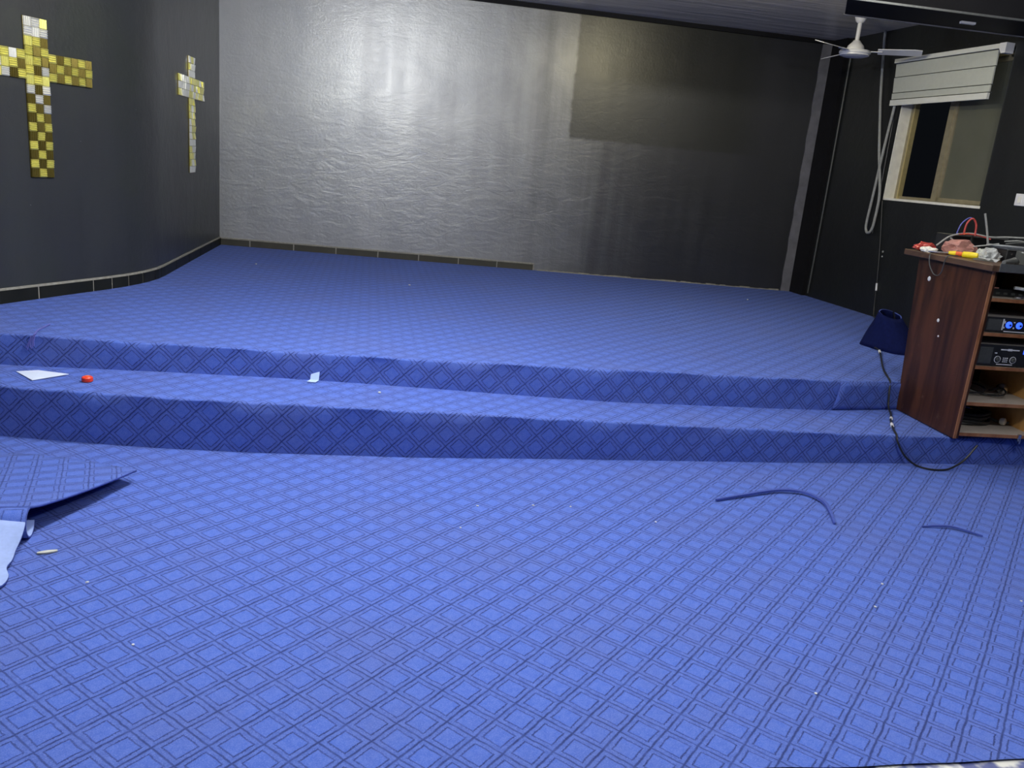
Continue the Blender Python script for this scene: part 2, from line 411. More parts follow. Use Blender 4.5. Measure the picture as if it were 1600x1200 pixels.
# left wall: bends towards the room, then runs back to the corner
LW = [(-5.95, -3.2), (-3.197, 4.966), (-2.93, 5.76)]
LW += [(-2.885, 5.93), (-2.858, 6.08), (-2.845, 6.22), (-2.848, 6.38), (-2.868, 6.54)]
LW += [(-3.265, 8.90)]
pl = [Vector(p) for p in LW]
out = []
for i, p in enumerate(pl):
    t = (pl[min(i + 1, len(pl) - 1)] - pl[max(i - 1, 0)]).normalized(); out.append(p + Vector((-t.y, t.x)) * .2)
b = MB(); vs_ = []
for p, q in zip(pl, out):
    vs_.append([b.bm.verts.new((p.x, p.y, 0)), b.bm.verts.new((p.x, p.y, CH)), b.bm.verts.new((q.x, q.y, CH)), b.bm.verts.new((q.x, q.y, 0))])
for A, B in zip(vs_[:-1], vs_[1:]):
    for k in range(4): j = (k + 1) % 4; b.bm.faces.new((A[k], A[j], B[j], B[k]))
b.bm.faces.new(vs_[0]); b.bm.faces.new(vs_[-1][::-1])
struct(b.build('wall_left', 'dark_wall', smooth=True, sharp=30), 'charcoal painted left wall with a rounded bend', 'wall')

# right wall with the window opening; u from the far corner towards the camera, v outwards
RP = Vector((3.324, 9.57, 0)); RD = Vector((.2440, -.9698, 0)).normalized(); RN = Vector((.9698, .2440, 0)).normalized()
def RW(u, v, z): return RP + RD * u + RN * v + Vector((0, 0, z))
U0, U1, ZA, ZB = .985, 2.29, 1.54, 2.86
b = MB()
for a in ((-.5, U0, 0, CH), (U1, 13.2, 0, CH), (U0, U1, 0, ZA), (U0, U1, ZB, CH)): b.box(a[0], a[1], 0, .16, a[2], a[3], RW)
bmesh.ops.remove_doubles(b.bm, verts=b.bm.verts[:], dist=1e-4)
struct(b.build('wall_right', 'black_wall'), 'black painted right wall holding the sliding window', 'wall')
b = MB(); b.box(-7, 7.5, -3.4, -3.2, 0, CH)
struct(b.build('wall_front', 'dark_wall'), 'dark wall at the far end of the hall behind the viewer', 'wall')
b = MB(); b.box(-7, 7.5, -3.4, 10.6, CH, CH + .1)
struct(b.build('ceiling', 'ceiling'), 'shiny streaked grey ceiling above the stage', 'ceiling')

# thin black strip where the back wall meets the ceiling
b = MB(); b.box(ub(-3.2), ub(3.2), -.035, 0, CH - .045, CH, BW); struct(b.build('trim_1', 'black'), 'thin black strip along the top of the grey wall', 'trim')
# pale strip of bare render at the right end of the back wall
b = MB(); n = 22
for k in range(n):
    z0, z1 = .36 + (CH - .40) * k / n, .36 + (CH - .40) * (k + 1) / n
    e0, e1 = .012 * math.sin(k * 2.1), .012 * math.sin((k + 1) * 2.1)
    b.prism([(ub(3.085) + e0 * .5, z0), (ub(3.195), z0), (ub(3.195), z1), (ub(3.085) + e1 * .5, z1)], .012, lambda u, z, t: BW(u, -t, z))
struct(b.build('trim_2', 'grey_strip'), 'pale grey bare strip down the right end of the grey wall', 'trim')
# black pilaster on the right wall next to that corner and a thin conduit beside it
b = MB(); b.box(-.42, -.06, -.05, 0, .3, CH, RW); struct(b.build('trim_3', 'black'), 'black corner pilaster between grey wall and right wall', 'trim')
tag(MB().tube([RW(.005 + .012 * math.sin(z), -.014, z) for z in np.linspace(.42, 3.16, 12)], .011, 8).build('wall_conduit', 'gear_grey', smooth=True), 'thin dark vertical conduit on the wall beside the black corner pilaster', 'pipe')

# bulkhead beam from the right wall, black, with pale lower edges
beam_a = math.atan2(.217, 1.521)
bx, by = Vector((math.cos(beam_a), math.sin(beam_a), 0)), Vector((-math.sin(beam_a), math.cos(beam_a), 0))
BP = Vector((2.303, 6.955, 0))
def BM(a, t, z): return BP + bx * (a + t * .50 * max(0, 1 - a / 1.5)) + by * t + Vector((0, 0, z))
b = MB(); b.box(0, 1.9, -.51, 0, 2.90, CH, BM); beam = struct(b.build('ceiling_beam', 'black'), 'black boxed ceiling beam reaching out of the right wall', 'beam')
b = MB(); b.box(-.008, 1.9, -.004, .010, 2.892, 2.912, BM); b.build('edge_strip', 'grey_strip', beam)
b = MB(); b.box(.03, 1.9, -.518, -.504, 2.894, 2.908, BM); b.build('edge_strip', 'rail_metal', beam)
b = MB(); b.box(.86, .97, -.27, -.235, 2.885, 2.90, BM); o = b.build('junction_plate', 'white', beam); o['label'] = 'small white plate under the black beam'

# ------------------------------------------------------------------ skirting tiles
def skirting(name, path, joints, zf, h, label, ends, m='tile'):
    """path: list of 2D points; joints: arc lengths where one tile ends and the next starts"""
    P = [Vector(p) for p in path]; L = [0]
    for a, c in zip(P[:-1], P[1:]): L.append(L[-1] + (c - a).length)
    def at(s, off, z):
        x = ip(s, L, [p.x for p in P]); y = ip(s, L, [p.y for p in P])
        k = max(0, min(len(P) - 2, int(np.searchsorted(L, s)) - 1)); t = (P[k + 1] - P[k]).normalized()
        return Vector((x + t.y * off, y - t.x * off, z))
    def strip(mb, s0, s1, o0, o1, za, zb):
        cuts = [s0] + [l for l in L if s0 + 1e-4 < l < s1 - 1e-4] + [s1]
        rings = []
        for s in cuts:
            q = at(s, 0, 0); zz = zf(q.x)
            rings.append([mb.bm.verts.new(at(s, a, zz + c)) for a, c in ((o0, za), (o1, za), (o1, zb), (o0, zb))])
        for A, B in zip(rings[:-1], rings[1:]):
            for k in range(4): j = (k + 1) % 4; mb.bm.faces.new((A[k], A[j], B[j], B[k]))
        mb.bm.faces.new(rings[0][::-1]); mb.bm.faces.new(rings[-1])
    g = MB(); strip(g, ends[0], ends[1], 0, .010, -.03, h + .010)
    root = struct(g.build(name, 'grout'), label, 'skirting')
    for a, c in zip(joints[:-1], joints[1:]):
        q = MB(); strip(q, a + .006, c - .006, .008, .016, -.03, h - .004); q.build('tile', m, root)
    return root, at
lp = [Vector(p) for p in LW]
LLEN = [0]
for a, c in zip(lp[:-1], lp[1:]): LLEN.append(LLEN[-1] + (c - a).length)
s1 = LLEN[1]; s2 = LLEN[-1]
skirting('baseboard_left', LW, [s1 - 1.05, s1 - .61, s1 - .17, s1 + .268, s1 + .706, s1 + .872, s1 + 1.04, s1 + 1.21, s1 + 1.40, s1 + 1.53, s1 + 1.98, s1 + 2.45, s1 + 2.92, s1 + 3.40, s2 - .02],
         z_stage, .075, 'row of black glazed skirting tiles along the left wall', (s1 - 1.3, s2 - .01))
def bj(x): return (x + 3.265) / math.cos(BA)
skirting('baseboard_back', [(x, y_back(x)) for x in (-3.265, 1.0)], [0.01] + [bj(x) for x in (-2.938, -2.489, -2.047, -1.601, -1.162, -.726, -.297, .116)],
         z_stage, .070, 'row of black skirting tiles with painted olive sheen along the grey wall, broken off halfway', (0, bj(.122)), 'tile_sheen')
# rough plaster line where the skirting is missing
b = MB(); random.seed(3)
for k in range(48):
    x = .16 + 2.9 * k / 48; b.box(ub(x), ub(x + 2.9 / 48), -.012 - random.random() * .008, 0, z_stage(x) - .02, z_stage(x) + .006 + random.random() * .010, BW)
struct(b.build('trim_4', 'grout'), 'rough broken mortar line along the bottom of the grey wall', 'trim')

# ------------------------------------------------------------------ crosses of mirror mosaic
WD = Vector((.320, .9475, 0)).normalized(); WNn = Vector((WD.y, -WD.x, 0))   # into the room
def tile_mesh(w, h, d, ribs):
    """one mosaic tile with horizontal mirror ribs, in x-z, front at +y"""
    bm = bmesh.new(); n = ribs
    b = MB(); b.bm.free(); b.bm = bm
    b.box(-w / 2, w / 2, 0, d * .55, -h / 2, h / 2)
    for k in range(n):
        z0 = -h / 2 + h * (k + .08) / n; z1 = -h / 2 + h * (k + .92) / n; zm = (z0 + z1) / 2
        v = [bm.verts.new(c) for c in ((-w / 2, d * .55, z0), (w / 2, d * .55, z0), (w / 2, d, zm), (-w / 2, d, zm), (-w / 2, d * .55, z1), (w / 2, d * .55, z1))]
        bm.faces.new((v[0], v[1], v[2], v[3])); bm.faces.new((v[3], v[2], v[5], v[4])); bm.faces.new((v[0], v[3], v[4])); bm.faces.new((v[1], v[5], v[2]))
    return bm
# frame for wall-mounted things: local x along the wall, y into the room, z up
def wall_frame(p, d, n):
    m = Matrix.Identity(4)
    for i in range(3): m[i][0], m[i][1], m[i][2], m[i][3] = d[i], n[i], (0, 0, 1)[i], p[i]
    return m
T = .0553
def make_tile_data(name, bm, m):
    bmesh.ops.recalc_face_normals(bm, faces=bm.faces[:]); me = bpy.data.meshes.new(name); bm.to_mesh(me); bm.free(); me.materials.append(MT[m]); return me
tm = {}
for m in ('gold', 'gold_dark', 'silver'): tm[m] = make_tile_data('tile', tile_mesh(T * .95, T * .95, .012, 4), m)
LO = Vector((-3.197, 4.966, 0))
big = bpy.data.objects.new('wall_cross', None); C.objects.link(big)
# WD x WNn must be right-handed with z up: local x = -WD so that x cross y = z
big.matrix_world = wall_frame(LO + WD * .352 + WNn * .004 + Vector((0, 0, 1.205)), -WD, WNn)
tag(big, 'large gold mirror mosaic cross on the left wall nearest the viewer', 'cross', 'mosaic crosses on the left wall')
b = MB(); b.box(-1.5 * T, 1.5 * T, -.003, .002, 0, 17 * T); b.box(-7.5 * T, 7.5 * T, -.003, .0015, 10.5 * T, 13.5 * T); b.build('backing', 'gold_dark', big)
random.seed(5)
cells = [(c, r) for r in range(17) for c in (-1, 0, 1)] + [(c, r + .5) for r in (10, 11, 12) for c in list(range(-7, -1)) + list(range(2, 8))]
for (c, r) in cells:
    odd = (int(c) + int(r)) % 2
    if r > 13 or c > 0 and r > 9: m = random.choice(['silver', 'gold', 'gold', 'gold_dark'] if odd else ['silver', 'silver', 'gold'])  # silver picked by position paints the lamp's reflection on upper tiles
    elif r > 6 and abs(c) < 2: m = random.choice(['gold', 'silver', 'gold']) if not odd else random.choice(['gold', 'gold_dark'])
    else: m = 'gold_dark' if odd else 'gold'
    o = bpy.data.objects.new('tile', tm[m]); C.objects.link(o); o.parent = big
    o.location = (c * T, .002, (r + .5) * T)
    if odd: o.rotation_euler = (R(random.uniform(-4, 4)), R(90), R(random.uniform(-4, 4)))
    else: o.rotation_euler = (R(random.uniform(-5, 5)), 0, R(random.uniform(-4, 4)))
# far cross: tiles too small to pick apart
q0 = Vector((-2.839, 6.354, 0)); WD2 = Vector((-.164, .9865, 0)).normalized(); WN2 = Vector((WD2.y, -WD2.x, 0))
small = bpy.data.objects.new('wall_cross', None); C.objects.link(small)
small.matrix_world = wall_frame(q0 + WD2 * 1.215 + WN2 * .004 + Vector((0, 0, 1.222)), -WD2, WN2)
tag(small, 'far gold mosaic cross with painted silvery glints on the left wall beside the grey wall', 'cross', 'mosaic crosses on the left wall')
TU, TZ = .073, .0575
parts = {'gold': MB(), 'silver': MB(), 'gold_dark': MB()}
random.seed(11)
for (c, r) in [(c, r) for r in range(17) for c in (-1, 0, 1)] + [(c, r + .0) for r in (11, 12, 13) for c in list(range(-6, -1)) + list(range(2, 7))]:
    key = random.choice(['silver', 'silver', 'gold']) if (r > 13 or c > 1 or r < 5) else random.choice(['gold', 'gold', 'gold', 'silver'])  # silver at the ends paints where the mirrors catch the lamp
    ax_, az_ = random.uniform(-.004, .004), random.uniform(-.004, .004)
    x0, z0 = c * TU, (r + .5) * TZ
    def f(x, y, z, x0=x0, z0=z0, ax_=ax_, az_=az_):
        return (x0 + x * TU * .46, (.003 if y < 0 else .010 + x * ax_ + z * az_), z0 + z * TZ * .46)
    parts[key].box(-1, 1, -1, 1, -1, 1, f)
for k, p in parts.items():
    if len(p.bm.verts): o = p.build('mosaic', k, small); o['kind'] = 'stuff'
b = MB(); b.box(-1.5 * TU, 1.5 * TU, -.003, .003, 0, 17 * TZ); b.box(-6.5 * TU, 6.5 * TU, -.003, .0025, 11 * TZ, 14 * TZ); b.build('backing', 'gold_dark', small)

# ------------------------------------------------------------------ window, blind, cord, switch
win = empty('window_1', RW((U0 + U1) / 2, .1, ZA)); struct(win, 'sliding window in the black wall, left half open to the night', 'window')
winv = win.matrix_basis.inverted()
def wpart(name, m, boxes, label=None, parent=None):
    b = MB()
    for a in boxes: b.box(*a, lambda u, v, z: winv @ RW(u, v, z))
    o = b.build(name, m, parent or win)
    if label: o['label'] = label
    return o
wpart('jamb', 'cream', [(U0, U0 + .012, .0, .14, ZA, ZB)], 'cream plastered far window jamb')
wpart('jamb', 'dark_wall', [(U1 - .012, U1, .002, .14, ZA, ZB)])
wpart('sill', 'cream', [(U0, U1, .0, .15, ZA, ZA + .022)], 'chipped cream window sill')
fr = wpart('frame', 'brass', [(U0 + .012, U0 + .055, .115, .17, ZA + .02, ZB), (U1 - .05, U1, .115, .17, ZA + .02, ZB), (U0, U1, .115, .17, ZB - .05, ZB), (U0, U1, .12, .17, ZA + .022, ZA + .05)])
wpart('frame_track', 'brass_light', [(U0 + .065, U0 + .085, .10, .15, ZA + .02, ZB)])
wpart('stile', 'brass', [(1.535, 1.60, .105, .14, ZA + .03, ZB - .04)], 'bronze meeting stile of the sliding sash')
wpart('stile', 'brass', [(1.60, 1.635, .112, .15, ZA + .03, ZB - .04)])
wpart('rail', 'brass', [(1.60, U1 - .04, .112, .145, ZA + .03, ZA + .065), (1.60, U1 - .04, .112, .145, ZB - .09, ZB - .04)])
wpart('pane', 'glass', [(1.63, U1 - .04, .124, .130, ZA + .06, ZB - .09)], 'dusty greenish glass pane')
# night outside: ground ledge with a reddish pot shape
b = MB(); b.box(.2, 6.5, .5, 3.5, 1.30, 1.36, RW); tag(b.build('outside_ledge', 'night'), 'dark ledge outside behind the open window', 'ledge')
b = MB(); b.box(.75, 1.15, 1.0, 1.12, 1.36, 1.52, RW); b.box(.75, 1.15, .96, 1.16, 1.52, 1.56, RW)
tag(b.build('brick_parapet', 'rust'), 'reddish brown parapet glimpsed at the bottom of the open window', 'parapet')

bl = empty('window_blind', RW(1.5, -.03, ZB)); tag(bl, 'pale grey folding blind pulled up over the window', 'blind')
blv = bl.matrix_basis.inverted()
def bpart(name, m, polys, label=None, v0=-.05, v1=-.035):
    b = MB()
    for poly in polys: b.prism(poly, 1, lambda u, z, t: blv @ RW(u, v0 + (v1 - v0) * t, z))
    o = b.build(name, m, bl)
    if label: o['label'] = label
    return o
def bu(z, l, r): # fabric edges lean a little
    k = (2.86 - z) / .42; return (.862 + .055 * k, 2.165 + .012 * k)
zz = [2.838, 2.708, 2.560, 2.497, 2.462]
for k in range(3):
    za, zb = zz[k] - .004, zz[k + 1] + .004
    a, c = bu(za, 0, 0), bu(zb, 0, 0)
    v = -.060 - .006 * k
    o = bpart('cloth_fold', 'blind', [[(a[0], za), (a[1], za), (c[1], zb), (c[0], zb)]], None, v, v + .012)
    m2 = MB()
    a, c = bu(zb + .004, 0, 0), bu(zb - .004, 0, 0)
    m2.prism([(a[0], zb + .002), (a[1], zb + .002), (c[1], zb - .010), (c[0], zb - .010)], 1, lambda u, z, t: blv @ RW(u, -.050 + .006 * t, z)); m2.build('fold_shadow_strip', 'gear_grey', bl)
a, c = bu(2.488, 0, 0), bu(2.462, 0, 0)
bpart('bottom_rail', 'blind_white', [[(a[0], 2.492), (a[1], 2.492), (c[1], 2.440), (c[0], 2.440)]], 'white bottom rail', -.085, -.060)
bpart('head_rail', 'blind_white', [[(.850, 2.880), (2.20, 2.880), (2.20, 2.842), (.850, 2.842)]], None, -.075, -.005)
bpart('bracket', 'white', [[(2.19, 2.882), (2.262, 2.882), (2.262, 2.80), (2.215, 2.80), (2.19, 2.84)]], 'white end bracket', -.082, -.0)

cpts = [(.956, 2.464), (.922, 2.05), (.891, 1.609), (.866, 1.30), (.885, 1.215), (.925, 1.200), (.965, 1.235), (.985, 1.33), (.985, 1.601), (.862, 1.987), (.76, 2.35), (.70, 2.56), (.60, 3.0), (.567, 3.18)]
tag(MB().tube(spline([RW(u, -.045 - .012 * (1 - abs(z - 2.2)), z) for u, z in cpts], 8), .0135, 8).build('ceiling_cable', 'cord', smooth=True), 'long grey cord looped down from the ceiling beside the window', 'cord')
tag(MB().tube(spline([RW(u, -.02, z) for u, z in [(.93, 2.46), (.935, 2.1), (.945, 1.7), (.955, 1.45), (.96, 1.2)]], 5), .007, 6).build('blind_string', 'rubber', smooth=True), 'thin dark string hanging along the cream window jamb', 'string')

sw = empty('light_switch', RW(2.71, 0, 1.64)); tag(sw, 'white light switch on the black wall at the right edge', 'switch')
swv = sw.matrix_basis.inverted()
b = MB(); b.box(2.655, 2.765, -.012, 0, 1.592, 1.688, lambda u, v, z: swv @ RW(u, v, z)); b.build('plate', 'white', sw, bevel=.003)
b = MB(); b.box(2.69, 2.72, -.019, -.010, 1.615, 1.665, lambda u, v, z: swv @ RW(u, v, z)); b.build('rocker', 'cream', sw)

# ------------------------------------------------------------------ ceiling fan
FX, FY = 2.94, 8.4
fan = empty('ceiling_fan', (FX, FY, CH)); tag(fan, 'white three-bladed ceiling fan hanging behind the black beam', 'fan')
def fz(z): return z - CH
MB().lathe([(0, fz(CH)), (.055, fz(CH)), (.055, fz(3.165)), (.042, fz(3.13)), (.024, fz(3.115)), (0, fz(3.115))]).build('canopy', 'white', fan, smooth=True)
MB().lathe([(.020, fz(3.12)), (.020, fz(2.94))], seg=14).build('rod', 'white', fan, smooth=True)
MB().lathe([(0, fz(2.965)), (.03, fz(2.962)), (.042, fz(2.945)), (.072, fz(2.915)), (.080, fz(2.89)), (.082, fz(2.872)), (0, fz(2.872))], seg=24).build('housing', 'white', fan, smooth=True)
MB().lathe([(0, fz(2.874)), (.135, fz(2.872)), (.142, fz(2.862)), (.142, fz(2.846)), (.132, fz(2.84)), (.132, fz(2.828)), (.10, fz(2.818)), (0, fz(2.814))], seg=28).build('motor', 'white', fan, smooth=True)
for ang in (338, 98, 218):
    a = R(ang); ca, sa = math.cos(a), math.sin(a)
    def f(x, y, z, ca=ca, sa=sa): return (ca * x - sa * y, sa * x + ca * y, z)
    b = MB()
    for (x0, x1, w0, w1) in ((.20, .58, .050, .062),):
        n = 6; ring = []
        for k in range(n + 1):
            x = x0 + (x1 - x0) * k / n; wdt = w0 + (w1 - w0) * k / n
            if k == n: wdt *= .8
            ring.append([b.bm.verts.new(f(x, y, fz(2.866) + t - y * .28)) for y, t in ((-wdt, 0), (wdt, 0), (wdt, .006), (-wdt, .006))])
        for A, B in zip(ring[:-1], ring[1:]):
            for k in range(4): j = (k + 1) % 4; b.bm.faces.new((A[k], A[j], B[j], B[k]))
        b.bm.faces.new(ring[0][::-1]); b.bm.faces.new(ring[-1])
    bo = b.build('blade', 'white', fan)
    b = MB(); b.box(.11, .24, -.022, .022, fz(2.862), fz(2.868), f); b.build('blade_arm', 'white', bo)

# ------------------------------------------------------------------ rack cabinet
FA = R(8.5); FL = Vector((2.698, 4.812, .187))
cab = empty('equipment_cabinet', FL, FA); tag(cab, 'tall dark mahogany equipment cabinet with open shelves on the step', 'cabinet')
CW, ZT = .565, 1.018   # outer width, height of the side panels (local z)
def side(u0, u1):
    b = MB(); b.prism([(0, 0), (.60, 0), (.705, ZT), (.0, ZT)], u1 - u0, lambda d, z, t: (u0 + t, d, z)); return b
side(0, .036).build('side_panel', 'mahogany', cab)
o = side(CW - .022, CW).build('side_panel', 'orange_wood', cab); o['label'] = 'raw orange plywood right side panel'
b = MB(); b.box(.0, .018, -.006, .0, 0, ZT); o = b.build('edge_strip', 'wood_edge', cab); o['label'] = 'raw orange wood front edge'
b = MB(); b.box(CW - .026, CW, -.006, 0, 0, ZT); b.build('edge_strip', 'wood_edge', cab)
b = MB(); b.box(.036, CW - .022, .585, .597, .06, ZT); b.build('back_panel', 'black', cab)
SH = [.018, .212, .438, .641, .845]   # shelf undersides
for z in SH:
    b = MB(); b.box(.037, CW - .0225, .004, .575, z, z + .018); sh = b.build('shelf', 'shelf', cab)
    b = MB(); b.box(.037, CW - .026, -.002, .004, z - .001, z + .019); b.build('edge_strip', 'wood_edge', sh)
b = MB(); b.box(-.045, CW + .05, -.05, .815, ZT, ZT + .037); b.build('top_board', 'wood_top', cab, bevel=.003)
b = MB(); b.box(-.0005, CW + .05, -.056, -.050, ZT + .004, ZT + .05); o = b.build('front_rail', 'rail_metal', cab); o['label'] = 'dull metal strip along the top front edge'
b = MB(); b.box(.425, .445, -.014, -.002, .004, .045); b.box(.43, .44, -.022, -.012, -.012, .016); o = b.build('latch', 'metal', cab); o['label'] = 'small bright latch'
for (d, z, r) in ((.556, .893, .016), (.377, .655, .012), (.342, .56, .007)):
    b = MB(); b.lathe([(r, 0), (r * .8, .003), (0, .004)], (0, d, z), 10, (-1, 0, 0)); b.build('chipped_spot', 'print', cab)

def cabw(u, d, z):
    ca, sa = math.cos(FA), math.sin(FA); return Vector((FL.x + ca * u - sa * d, FL.y + sa * u + ca * d, FL.z + z))
def thing(name, u, d, z, label, cat, rz=0, group=None):
    e = empty(name, cabw(u, d, z), FA + R(rz)); tag(e, label, cat, group); return e

# amplifier with blue displays, second shelf from the top
z = SH[3] + .018
a = thing('power_amplifier', .06, .012, z, 'slim black amplifier with blue glowing dials on the second shelf', 'amplifier')
b = MB(); b.box(.0, .462, .012, .36, .006, .092); b.build('body', 'gear_lid', a, bevel=.002)
b = MB(); b.box(-.012, .470, .0, .012, .004, .094); fp = b.build('faceplate', 'gear', a, bevel=.002)
b = MB(); b.box(-.004, .085, -.003, .002, .016, .082)
for k in range(6): b.box(.0, .081, -.005, -.002, .020 + k * .010, .025 + k * .010)
b.build('vent_grille', 'gear_grey', fp)
for u in (.135, .202, .275, .345):
    b = MB(); b.lathe([(.020, 0), (.020, .004), (.016, .006), (0, .006)], (u, 0, .052), 18, (0, -1, 0)); b.build('dial_light', 'led_blue', a)
    b = MB(); b.lathe([(.008, 0), (.007, .012), (0, .012)], (u, -.004, .052), 12, (0, -1, 0)); b.build('knob', 'metal', a)
b = MB()
for k, (u0, u1, z0, z1) in enumerate([(.092, .100, .02, .086), (.103, .109, .030, .040), (.103, .109, .060, .075), (.11, .25, .010, .015), (.165, .172, .03, .04), (.165, .172, .065, .072)]): b.box(u0, u1, -.0035, .001, z0, z1)
b.build('marking', 'print', a)['kind'] = 'stuff'
# larger black amplifier on the third shelf
z = SH[2] + .018
a = thing('amplifier', .045, .012, z, 'larger black amplifier with white printed rings on the third shelf', 'amplifier')
b = MB(); b.box(.0, .480, .012, .40, .006, .130); b.build('body', 'gear_lid', a, bevel=.002)
b = MB(); b.box(-.006, .488, .0, .012, .004, .132); fp = b.build('faceplate', 'gear', a, bevel=.002)
b = MB(); b.box(.005, .088, -.003, .002, .018, .116)
for k in range(10): b.box(.009, .084, -.005, -.002, .022 + k * .0092, .027 + k * .0092)
b.build('vent_grille', 'gear_grey', fp)
for u in (.130, .232, .34):
    b = MB(); sg = 20
    for k in range(sg):
        p = [(math.cos(2 * math.pi * (k + q) / sg), math.sin(2 * math.pi * (k + q) / sg)) for q in (0, 1)]
        b.prism([(u + .021 * p[0][0], .045 + .021 * p[0][1]), (u + .021 * p[1][0], .045 + .021 * p[1][1]), (u + .018 * p[1][0], .045 + .018 * p[1][1]), (u + .018 * p[0][0], .045 + .018 * p[0][1])], .003, lambda x, zz_, t: (x, .0005 - t, zz_))
    b.build('dial_ring', 'print', a)
    b = MB(); b.lathe([(.012, 0), (.010, .014), (0, .014)], (u, 0, .045), 14, (0, -1, 0)); b.build('knob', 'gear_grey', a)
b = MB()
for (u0, u1, z0, z1) in [(.140, .190, .102, .109), (.210, .262, .102, .109), (.186, .214, .099, .112), (.105, .120, .080, .086), (.130, .235, .013, .018)] + [(.166 + .012 * i, .173 + .012 * i, .030 + .011 * j, .036 + .011 * j) for i in range(3) for j in range(3)]:
    b.box(u0, u1, -.002, .001, z0, z1)
b.build('marking', 'print', a)['kind'] = 'stuff'
b = MB(); b.box(.290, .33, -.003, .001, .085, .11); b.build('display', 'led_blue', a)
# top shelf clutter
z = SH[4] + .018
a = thing('wireless_receiver', .06, .10, z, 'flat black receiver box with small buttons on the top shelf', 'receiver')
b = MB(); b.box(0, .30, 0, .18, .002, .045); b.build('body', 'gear', a, bevel=.003)
for k in range(5):
    b = MB(); b.box(.02 + .05 * k, .045 + .05 * k, -.004, .002, .014, .026); b.build('button', 'gear_grey', a)
b = MB(); b.box(.0, .10, .02, .12, .046, .052); b.build('label_sheet', 'pink', a)
a = thing('marker_pen', .22, .07, z + .062, 'white marker pen with blue cap on the top shelf', 'pen', -14)
MB().tube([(0, 0, 0), (.11, 0, -.006)], .010, 10).build('barrel', 'print', a, smooth=True)
MB().tube([(.11, 0, -.006), (.18, 0, -.010)], .0115, 10).build('cap', 'blue_wire', a, smooth=True)
a = thing('steel_buckle', .235, .035, z, 'small shiny metal buckle lying at the top shelf edge', 'buckle', 10)
MB().tube([(.035 * math.cos(t), .022 * math.sin(t), .009) for t in np.linspace(0, 6.28, 16)], .006, 6).build('ring', 'metal', a, smooth=True)
MB().tube([(-.03, 0, .012), (.045, .004, .012)], .004, 6).build('pin', 'metal', a, smooth=True)
# tangled lead on the fourth shelf
z = SH[1] + .018
random.seed(21)
a = thing('tangled_lead', .29, .23, z, 'tangled thin black lead with a bright plug on the fourth shelf', 'cable')
pts = []
for k in range(26):
    t = k / 25; pts.append((-.19 + .34 * t + .05 * math.sin(9 * t * 2), .09 * math.sin(13 * t + 1) + .05 * math.cos(23 * t), .012 + .022 * (1 + math.sin(17 * t)) * .8))
MB().tube(spline(pts, 5), .0055, 6).build('lead', 'rubber', a, smooth=True)
MB().tube(spline([(-.20, .10, .085), (-.15, .06, .075), (-.10, -.02, .03), (0, -.06, .012), (.10, -.03, .014), (.17, .03, .03)], 6), .0055, 6).build('lead', 'gear_grey', a, smooth=True)
MB().lathe([(0, 0), (.022, .004), (.034, .02), (.036, .036), (.026, .052), (.010, .058), (.008, .085), (0, .086)], (.15, .02, .036), 14, (.8, .5, -.1)).build('plug', 'metal', a, smooth=True)
# coiled cable on the lowest shelf
z = SH[0] + .018
a = thing('coiled_cable', .25, .27, z, 'coil of thick black cable on the lowest cabinet shelf', 'cable')
random.seed(9)
for k in range(5):
    rx, ry, zz_ = .155 - .006 * (k % 3), .115 - .005 * (k % 2), .010 + .0155 * k
    MB().tube([(rx * math.cos(t) + .008 * math.sin(k * 2), ry * math.sin(t) + .006 * math.cos(k * 3), zz_ + .004 * math.sin(3 * t + k)) for t in np.linspace(0, 2 * math.pi, 36)], .0085, 7, caps=False).build('turn', 'rubber', a, smooth=True)
MB().tube(spline([(.15, .01, .03), (.20, -.03, .02), (.235, -.05, .016), (.27, -.07, .02)], 5), .008, 7).build('tail', 'gear_grey', a, smooth=True)
MB().lathe([(0, 0), (.018, .002), (.024, .014), (.022, .03), (.010, .036), (0, .036)], (.215, -.055, .026), 14, (.5, -.8, .1)).build('plug', 'cream', a, smooth=True)

# ---- things on the cabinet top
ZC = ZT + .037
def crumple(name, u, d, label, cat, m, size, rz=0, seed=1, z=ZC, flat=.0):
    rnd = np.random.default_rng(seed); bm = bmesh.new(); bmesh.ops.create_icosphere(bm, subdivisions=3, radius=1)
    for v in bm.verts:
        n = 1 + .22 * math.sin(5 * v.co.x + seed) * math.cos(6 * v.co.y - seed) + .12 * rnd.standard_normal() * .6
        v.co = Vector((v.co.x * size[0] * n, v.co.y * size[1] * n, max(0, (v.co.z + .75) / 1.75 * size[2] * (n * .5 + .5))))
    b = MB(); b.bm.free(); b.bm = bm
    o = b.build(name, m); o.location = cabw(u, d, z); o.rotation_euler = (0, 0, FA + R(rz)); return tag(o, label, cat)
crumple('snack_packet', .04, .725, 'crumpled red and white packet at the back corner of the cabinet top', 'packet', 'red', (.085, .05, .055), 20, 2)
crumple('tissue_wad', -.002, .625, 'white tissue wad beside the red packet on the cabinet top', 'tissue', 'cream', (.045, .05, .035), 0, 4)
crumple('pink_bag', .15, .545, 'crumpled pinkish plastic bag heaped on the cabinet top', 'bag', 'pink', (.115, .075, .100), 12, 6)
crumple('clear_film', .215, .33, 'crumpled clear plastic film on the cabinet top beside the dark box', 'plastic film', 'clear', (.062, .055, .07), 30, 9)
crumple('pale_green_cap', .225, .43, 'small pale green crumpled wrapper between pink bag and clear film', 'wrapper', 'beige', (.032, .03, .06), 0, 12)
a = thing('screwdriver', .075, .40, ZC + .019, 'yellow and orange handled screwdriver lying on the cabinet top', 'screwdriver', -38)
MB().tube([(0, 0, 0), (.006, 0, 0), (.055, 0, 0), (.085, 0, 0), (.092, 0, 0)], [.012, .019, .021, .018, .008], 10).build('handle', 'yellow', a, smooth=True)
